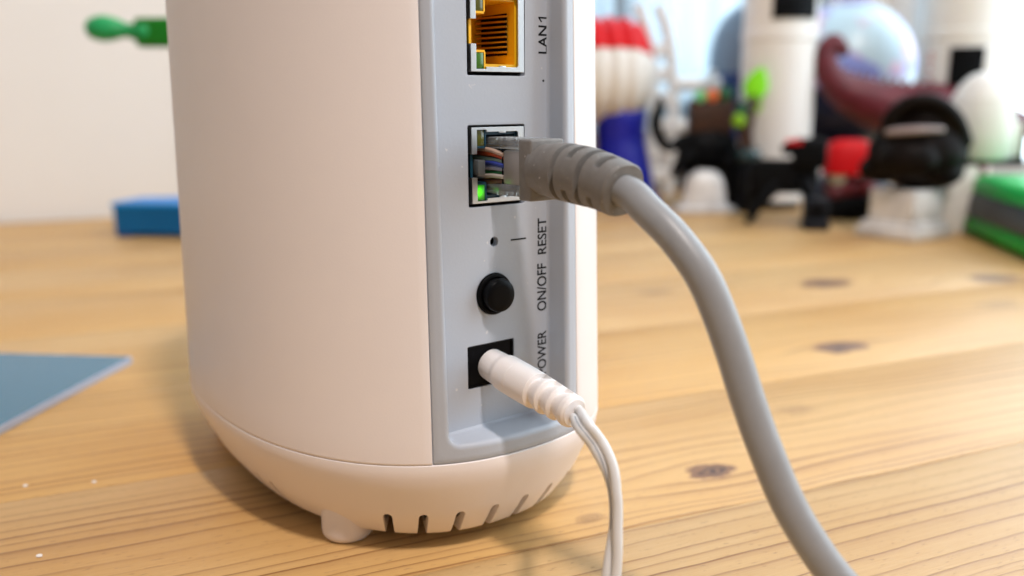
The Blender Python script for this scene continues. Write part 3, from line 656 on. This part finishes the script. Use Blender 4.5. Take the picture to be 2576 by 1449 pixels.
# dark jug with neon leaf
lf = thing('leaf_figurine', 'dark bottle figurine with a neon green leaf next to the elephant', 'figurine', (243, 558, 0))
bm = bmesh.new(); lathe(bm, [(10, 0), (12, 2), (12.5, 20), (12, 36), (9.5, 44), (7, 47)], 28); finish('bottle', bm, blk, lf)
bm = bmesh.new(); ball(bm, (0, 0, 51), (11, 11, 7.5)); finish('shoulder', bm, mat('glossy_dark_teal', (.01, .05, .06), .12, coat=1), lf, 60)
bm = bmesh.new(); rtube(bm, [V(-2, 0, 54), V(-5, 0, 72), V(-4, 0, 88), V(0, 0, 100), V(2, 0, 112)], [6, 6.5, 7, 5, 2.5], 14); finish('stem', bm, brown, lf, 60)
def leaf(c, h, wd, th, rot, m_, name='leaf'):
    bm = bmesh.new(); rows = []
    for i in range(13):
        u = i/12; hw = wd*math.sin(math.pi*min(1, max(.0, u))**.85)**.8+.15; z = (u-.5)*h
        rows.append([V(hw*math.cos(a), th*math.sin(a)*(.3+math.sin(math.pi*u)), z)+V(0, 2*math.sin(math.pi*u), 0) for a in [2*math.pi*k/14 for k in range(14)]])
    grid(bm, rows, True, True, True)
    for v in bm.verts: v.co = rot @ v.co + Vector(c)
    return finish(name, bm, m_, lf, 60)
leaf((2.5, -3, 112), 32, 10.5, 2.6, Matrix.Rotation(R_(14), 3, 'Y'), lime)
leaf((-13, -8, 82), 13, 6, 2.5, Matrix.Rotation(R_(-25), 3, 'Y'), mat('olive_green_plastic', (.20, .42, .004), .4))
leaf((4, -2, 92), 14, 4, 2, Matrix.Rotation(R_(30), 3, 'Y'), mat('olive_green_plastic', (.2, .42, .004), .4))
leaf((-9, -6, 92), 12, 5, 2, Matrix.Rotation(R_(-35), 3, 'Y'), dgreen)
# white rockets with black panels
def rcyl(r, az, z): return V(r*math.sin(az), -r*math.cos(az), z)
def rocket(label, x, y, r, rz, sq, h=330, step=True):
    k = thing('rocket_model', label, 'rocket', (x, y, 0), rz, 'white rocket models')
    bm = bmesh.new(); pr = [(r*.92, 8), (r*.92, 36), (r*.99, 37)]+[(r, 38), (r, 150), (r*1.025, 151), (r*1.025, 158), (r, 159), (r, h*.85), (r*.72, h*.93), (r*.1, h)]
    lathe(bm, pr, 56); finish('fuselage', bm, whp, k, 15)
    bm = bmesh.new(); lathe(bm, [(r*.8, 0), (r*.8, 4), (r*.5, 8)], 40); finish('nozzle', bm, blk, k)
    for (az0, az1, z0, z1) in sq:
        bm = bmesh.new(); rows = []
        for z in (z0, z1):
            rows.append([rcyl(r*1.03+.6, R_(az0+(az1-az0)*i/12), z) for i in range(13)])
        rows.insert(0, [rcyl(r-1, R_(az0+(az1-az0)*i/12), z0) for i in range(13)]); rows.append([rcyl(r-1, R_(az0+(az1-az0)*i/12), z1) for i in range(13)])
        grid(bm, rows); finish('black_panel', bm, blk, k, 30)
    return k
rk = rocket('white rocket model behind the black robot dog, black panel near the picture top', 274, 592, 32.5, R_(-22), [(-7, 66, 168, 232)])
rk2 = rocket('white rocket model at the window with a black square and faint red marks', 441, 594, 36, R_(-34), [(-6, 38, 110, 143)], 300)
for z in (118, 126, 133, 138):
    for az in (-34, 62):
        bm = bmesh.new(); mt = Matrix.Translation(rcyl(36.15, R_(az), z)) @ Matrix.Rotation(R_(az), 4, 'Z'); box(bm, (0, 0, 0), (3, .3, 4), mtx=mt)
        finish('red_mark', bm, mat('faded_red_print', (.62, .18, .16), .6), rk2)
# globe
gb = thing('world_globe', 'large pale blue globe with pastel countries on a navy stand', 'globe', (377, 701, 0))
def globe_m():
    m = bpy.data.materials.new('globe_map'); m.use_nodes = True; t = NT(m); b = t.n['Principled BSDF']; o = t.obj()
    n1 = t.noise(o, 17, 4, .55); n2 = t.noise(o, 22, 2, .5); land = t.step(.50, .54, n1)
    lc = t.mix(t.step(.42, .58, n2), (.26, .32, .70, 1), (.74, .50, .62, 1))
    t.put(b.inputs['Base Color'], t.mix(land, (.52, .68, .76, 1), lc)); b.inputs['Roughness'].default_value = .18
    b.inputs['Roughness'].default_value = .35; return m
bm = bmesh.new(); ball(bm, (0, 0, 131), 67, n=64); finish('ball', bm, globe_m(), gb, 60)
bm = bmesh.new(); lathe(bm, [(60, 0), (60, 6), (52, 12), (18, 18), (12, 30), (16, 50), (46, 66), (60, 90), (64, 112), (62, 113), (10, 74)], 48); finish('stand', bm, mat('navy_plastic', (.004, .007, .03), .35), gb)
bm = bmesh.new(); lathe(bm, [(20, 202), (20, 208), (13, 216), (3, 219)], 32); finish('finial', bm, navy, gb)
dm = thing('grey_dome', 'grey blue plastic dome toy half hidden behind the white rocket', 'toy', (290, 756, 0))
bm = bmesh.new(); ball(bm, (0, 0, 140), (42, 42, 62), n=40); finish('dome', bm, mat('grey_blue_plastic', (.22, .27, .34), .4), dm, 60)
bm = bmesh.new(); lathe(bm, [(34, 0), (34, 90), (40, 96), (42.6, 112), (42.6, 126), (41, 128)], 40); finish('collar', bm, mat('slate_blue_plastic', (.03, .06, .2), .4), dm)
# robot dog
dg_ = thing('robot_dog', 'black four legged robot toy with a red visor in front of the white rocket', 'toy', (252, 486, 0), R_(-14))
bm = bmesh.new(); box(bm, (-1, 0, 38), (54, 22, 27), 3, seg=3); finish('torso', bm, blk, dg_)
bm = bmesh.new(); box(bm, (18, -6, 57), (26, 20, 24), 4, seg=3); box(bm, (3, -10, 60), (14, 12, 9), 3); finish('head', bm, blk, dg_)
bm = bmesh.new(); box(bm, (5, -13, 66), (13, 9, 3.6), 1.4, seg=3); finish('visor', bm, red, dg_)
for (pts, fo) in (([V(-8, -8, 30), V(-16, -13, 20), V(-27, -17, 3)], None), ([V(-20, 9, 32), V(-24, 12, 18), V(-22, 14, 3)], None), ([V(16, -10, 34), V(20, -22, 24), V(22, -30, 14)], 1), ([V(18, 10, 32), V(22, 14, 16), V(20, 14, 3)], None)):
    bm = bmesh.new(); rtube(bm, pts, [6.5, 5, 3.2 if fo is None else 8], 14); lg = finish('leg', bm, blk, dg_, 60)
    if fo:
        bm = bmesh.new(); box(bm, (23, -34, 4), (20, 26, 8), 2, seg=3); box(bm, (23, -32, 15), (19, 16, 18), 2, seg=3); finish('boot', bm, mat('blue_black_plastic', (.006, .008, .014), .45, spec=.25), lg)
        bm = bmesh.new(); lathe(bm, [(5.6, 0), (5.6, 1.2), (4.2, 1.2), (4.2, .4), (.3, .4)], 24, Matrix.Translation(V(23, -40.2, 15.5)) @ Matrix.Rotation(R_(90), 4, 'X')); finish('ankle_ring', bm, blk, lg)
# red capped figurine
rf = thing('capped_figurine', 'maroon figurine with a big red cap on a black block beside the marble pedestal', 'figurine', (309, 505, 0), R_(-12))
part_box('block_base', (4, 4, 9.5), (46, 30, 19), blk, rf, 2)
bm = bmesh.new(); ball(bm, (-2, 0, 28), (15, 12, 12)); ball(bm, (12, 2, 27), (12, 10, 9)); ball(bm, (-8, -9, 23), (7, 5, 6)); rtube(bm, [V(14, -4, 30), V(20, -8, 27), V(22, -10, 22)], [6, 5, 4.5], 12); organic('body', bm, maroon, rf, 1.2, 4)
bm = bmesh.new(); ball(bm, (-7, -8, 36), (7.5, 6, 7.5)); finish('face', bm, mat('pale_green_skin', (.52, .55, .40), .5), rf, 60)
bm = bmesh.new(); ro = []
for z, s in ((38, 20), (40, 20.5), (50, 19), (60, 17.5), (64, 15), (66, 9), (66.5, 1)):
    ro.append([V(s*math.copysign(abs(math.cos(a))**.6, math.cos(a))+2, .8*s*math.copysign(abs(math.sin(a))**.6, math.sin(a)), z) for a in [2*math.pi*k/32 for k in range(32)]])
grid(bm, ro, True, True, True); finish('cap', bm, red, rf, 50)
# dinosaur
DN = [(-81, 3, 141), (-86, 5, 146), (-91, 6, 148), (-97, 6, 138), (-93, 5, 123), (-82, 4, 109), (-64, 3, 100), (-41, 3, 92), (-14, 2, 86), (19, 3, 84), (43, 4, 82), (71, 5, 79), (100, 8, 72), (150, 14, 58)]
DINO = [V(*q) for q in DN]
dn = thing('dinosaur_toy', 'maroon long necked dinosaur toy standing behind the bust and the capsule', 'toy', (408, 572, 0))
bm = bmesh.new()
rtube(bm, DINO, [5.5, 8, 9, 9.5, 11.5, 15, 19, 22.5, 27, 28, 24, 15, 9, 5], 24, 7)
for (x, y) in ((-14, -17), (-8, 17), (38, -18), (44, 18)): rtube(bm, [V(x, y, 70), V(x-3, y, 40), V(x, y, 4)], [14, 10, 10], 16)
organic('body', bm, maroon, dn, 1.8, 3)
top = catmull([DINO[i]+V(0, 0, (11.5, 15, 19, 22.5, 27, 28, 24, 15)[i-4]*.93) for i in range(4, 12)], 3)
for q in top[::1]:
    bm = bmesh.new(); lathe(bm, [(2.8, 0), (1.9, 2.8), (.2, 6)], 8, Matrix.Translation(q) @ Matrix.Rotation(R_(24), 4, 'Y')); finish('back_spike', bm, maroon, dn, 30)
# bust on pedestal
pd = thing('marble_pedestal', 'grey veined marble pedestal under the dark glossy bust', 'pedestal', (317, 407, 0), R_(33))
part_box('plinth', (0, 0, 4), (48, 48, 8), marble, pd, 1.5); part_box('step', (0, 0, 10), (42, 42, 4.4), marble, pd, 1.2); part_box('column', (0, 0, 23), (35.5, 35.5, 24), marble, pd, 1.2)
bu = thing('ape_bust', 'dark brown glossy ape head bust on the marble pedestal', 'bust', (321, 407, 34.8), R_(-22))
bm = bmesh.new()
ball(bm, (0, 2, 27), (33, 27, 26)); ball(bm, (3, 4, 44), (26, 23, 22)); ball(bm, (-6, -20, 22), (20, 13, 15)); ball(bm, (-22, 2, 14), (16, 12, 11)); ball(bm, (6, 2, 12), (27, 20, 13)); ball(bm, (24, 4, 24), (11, 12, 18))
rtube(bm, [V(-21, -16, 42), V(-19, -18, 52), V(-8, -18, 61), V(8, -16, 61), V(22, -10, 50), V(30, -2, 34)], [5, 5, 5.5, 6, 6, 6], 16)
organic('head', bm, dkb, bu, 1.3, 4)
bm = bmesh.new(); rtube(bm, [V(-20, -20, 41), V(-12, -25.5, 42), V(0, -27.5, 43), V(14, -22, 43)], [2.4, 2.8, 2.6, 2.0], 14); finish('brow_glint', bm, mat('pale_glint_band', (.34, .28, .29), .2, coat=.5), bu, 60)  # pale strip standing in for a glint across the brow
# capsule and its stand
cs_ = thing('capsule_stand', 'cream pillar with a black tray and bracket holding the white capsule', 'stand', (378, 437, 0), R_(-10))
part_box('pillar', (-14, -8, 25), (26, 26, 50), cream, cs_, 1); part_box('tray', (2, 0, 52.2), (56, 40, 4.2), blk, cs_, 1.2); part_box('bracket', (30.5, -2, 62), (5.5, 12, 20), blk, cs_, 1.5)
ca = thing('capsule_model', 'white dome shaped space capsule standing in the black tray', 'capsule', (380, 437, 54.4))
bm = bmesh.new(); lathe(bm, [(23, 0), (24.3, 1.5), (24.6, 20), (23.8, 30), (22, 38), (20.3, 43.5), (20.2, 44.2), (19.6, 44.4), (17.2, 50), (13, 56.5), (8, 61), (3, 63), (.3, 63.3)], 56); finish('shell', bm, cream, ca, 40)
bm = bmesh.new(); box(bm, (23.6, -6, 14), (5, 16, 26), 2); finish('fin', bm, whp, ca)
# green case
gc = thing('tool_case', 'rounded green and grey case at the right end of the table', 'case', (359, 385, 0), R_(-11))
cg1 = mat('case_green', (.003, .46, .085), .45, spec=.3); cg2 = mat('case_grey', (.045, .058, .07), .5, grain=.3, gscale=600)
bm = bmesh.new(); box(bm, (52, -30, 21), (98, 164, 24), 9, seg=4); finish('case_middle', bm, cg2, gc, 50)
bm = bmesh.new(); box(bm, (53, -30, 36), (96, 158, 15), 6.5, seg=4); finish('case_lid', bm, cg1, gc, 50)
bm = bmesh.new(); box(bm, (53, -30, 7.2), (102, 168, 14), 6.5, seg=4); finish('case_bottom', bm, mat('case_deep_green', (.003, .32, .025), .45, spec=.3), gc, 50)
bm = bmesh.new(); lathe(bm, [(5, 0), (5, 2), (3, 3), (.2, 3)], 20, Matrix.Translation(V(3.4, 40, 22)) @ Matrix.Rotation(R_(-90), 4, 'Y')); finish('latch', bm, cg1, gc)
# crumbs
cm_ = mat('white_crumb', (.85, .82, .78), .7)
for (x, y, r, lb) in ((-98, -8, .5, 'tiny white crumb on the table below the tablet, the leftmost one'), (-81, -6, .5, 'tiny white crumb on the table halfway between tablet and router'), (-75, -44, .55, 'tiny white crumb on the table in the lower left corner')):
    bm = bmesh.new(); t = bmesh.new(); bmesh.ops.create_icosphere(t, subdivisions=2, radius=r)
    for v in t.verts: v.co = V(v.co.x*1.3, v.co.y, v.co.z*.6)*(1+.3*noise.noise(v.co*2))
    join(bm, t, Matrix.Translation(V(x, y, r*.5))); tag(finish('crumb', bm, cm_), lb, 'crumb', 'crumbs on the table')
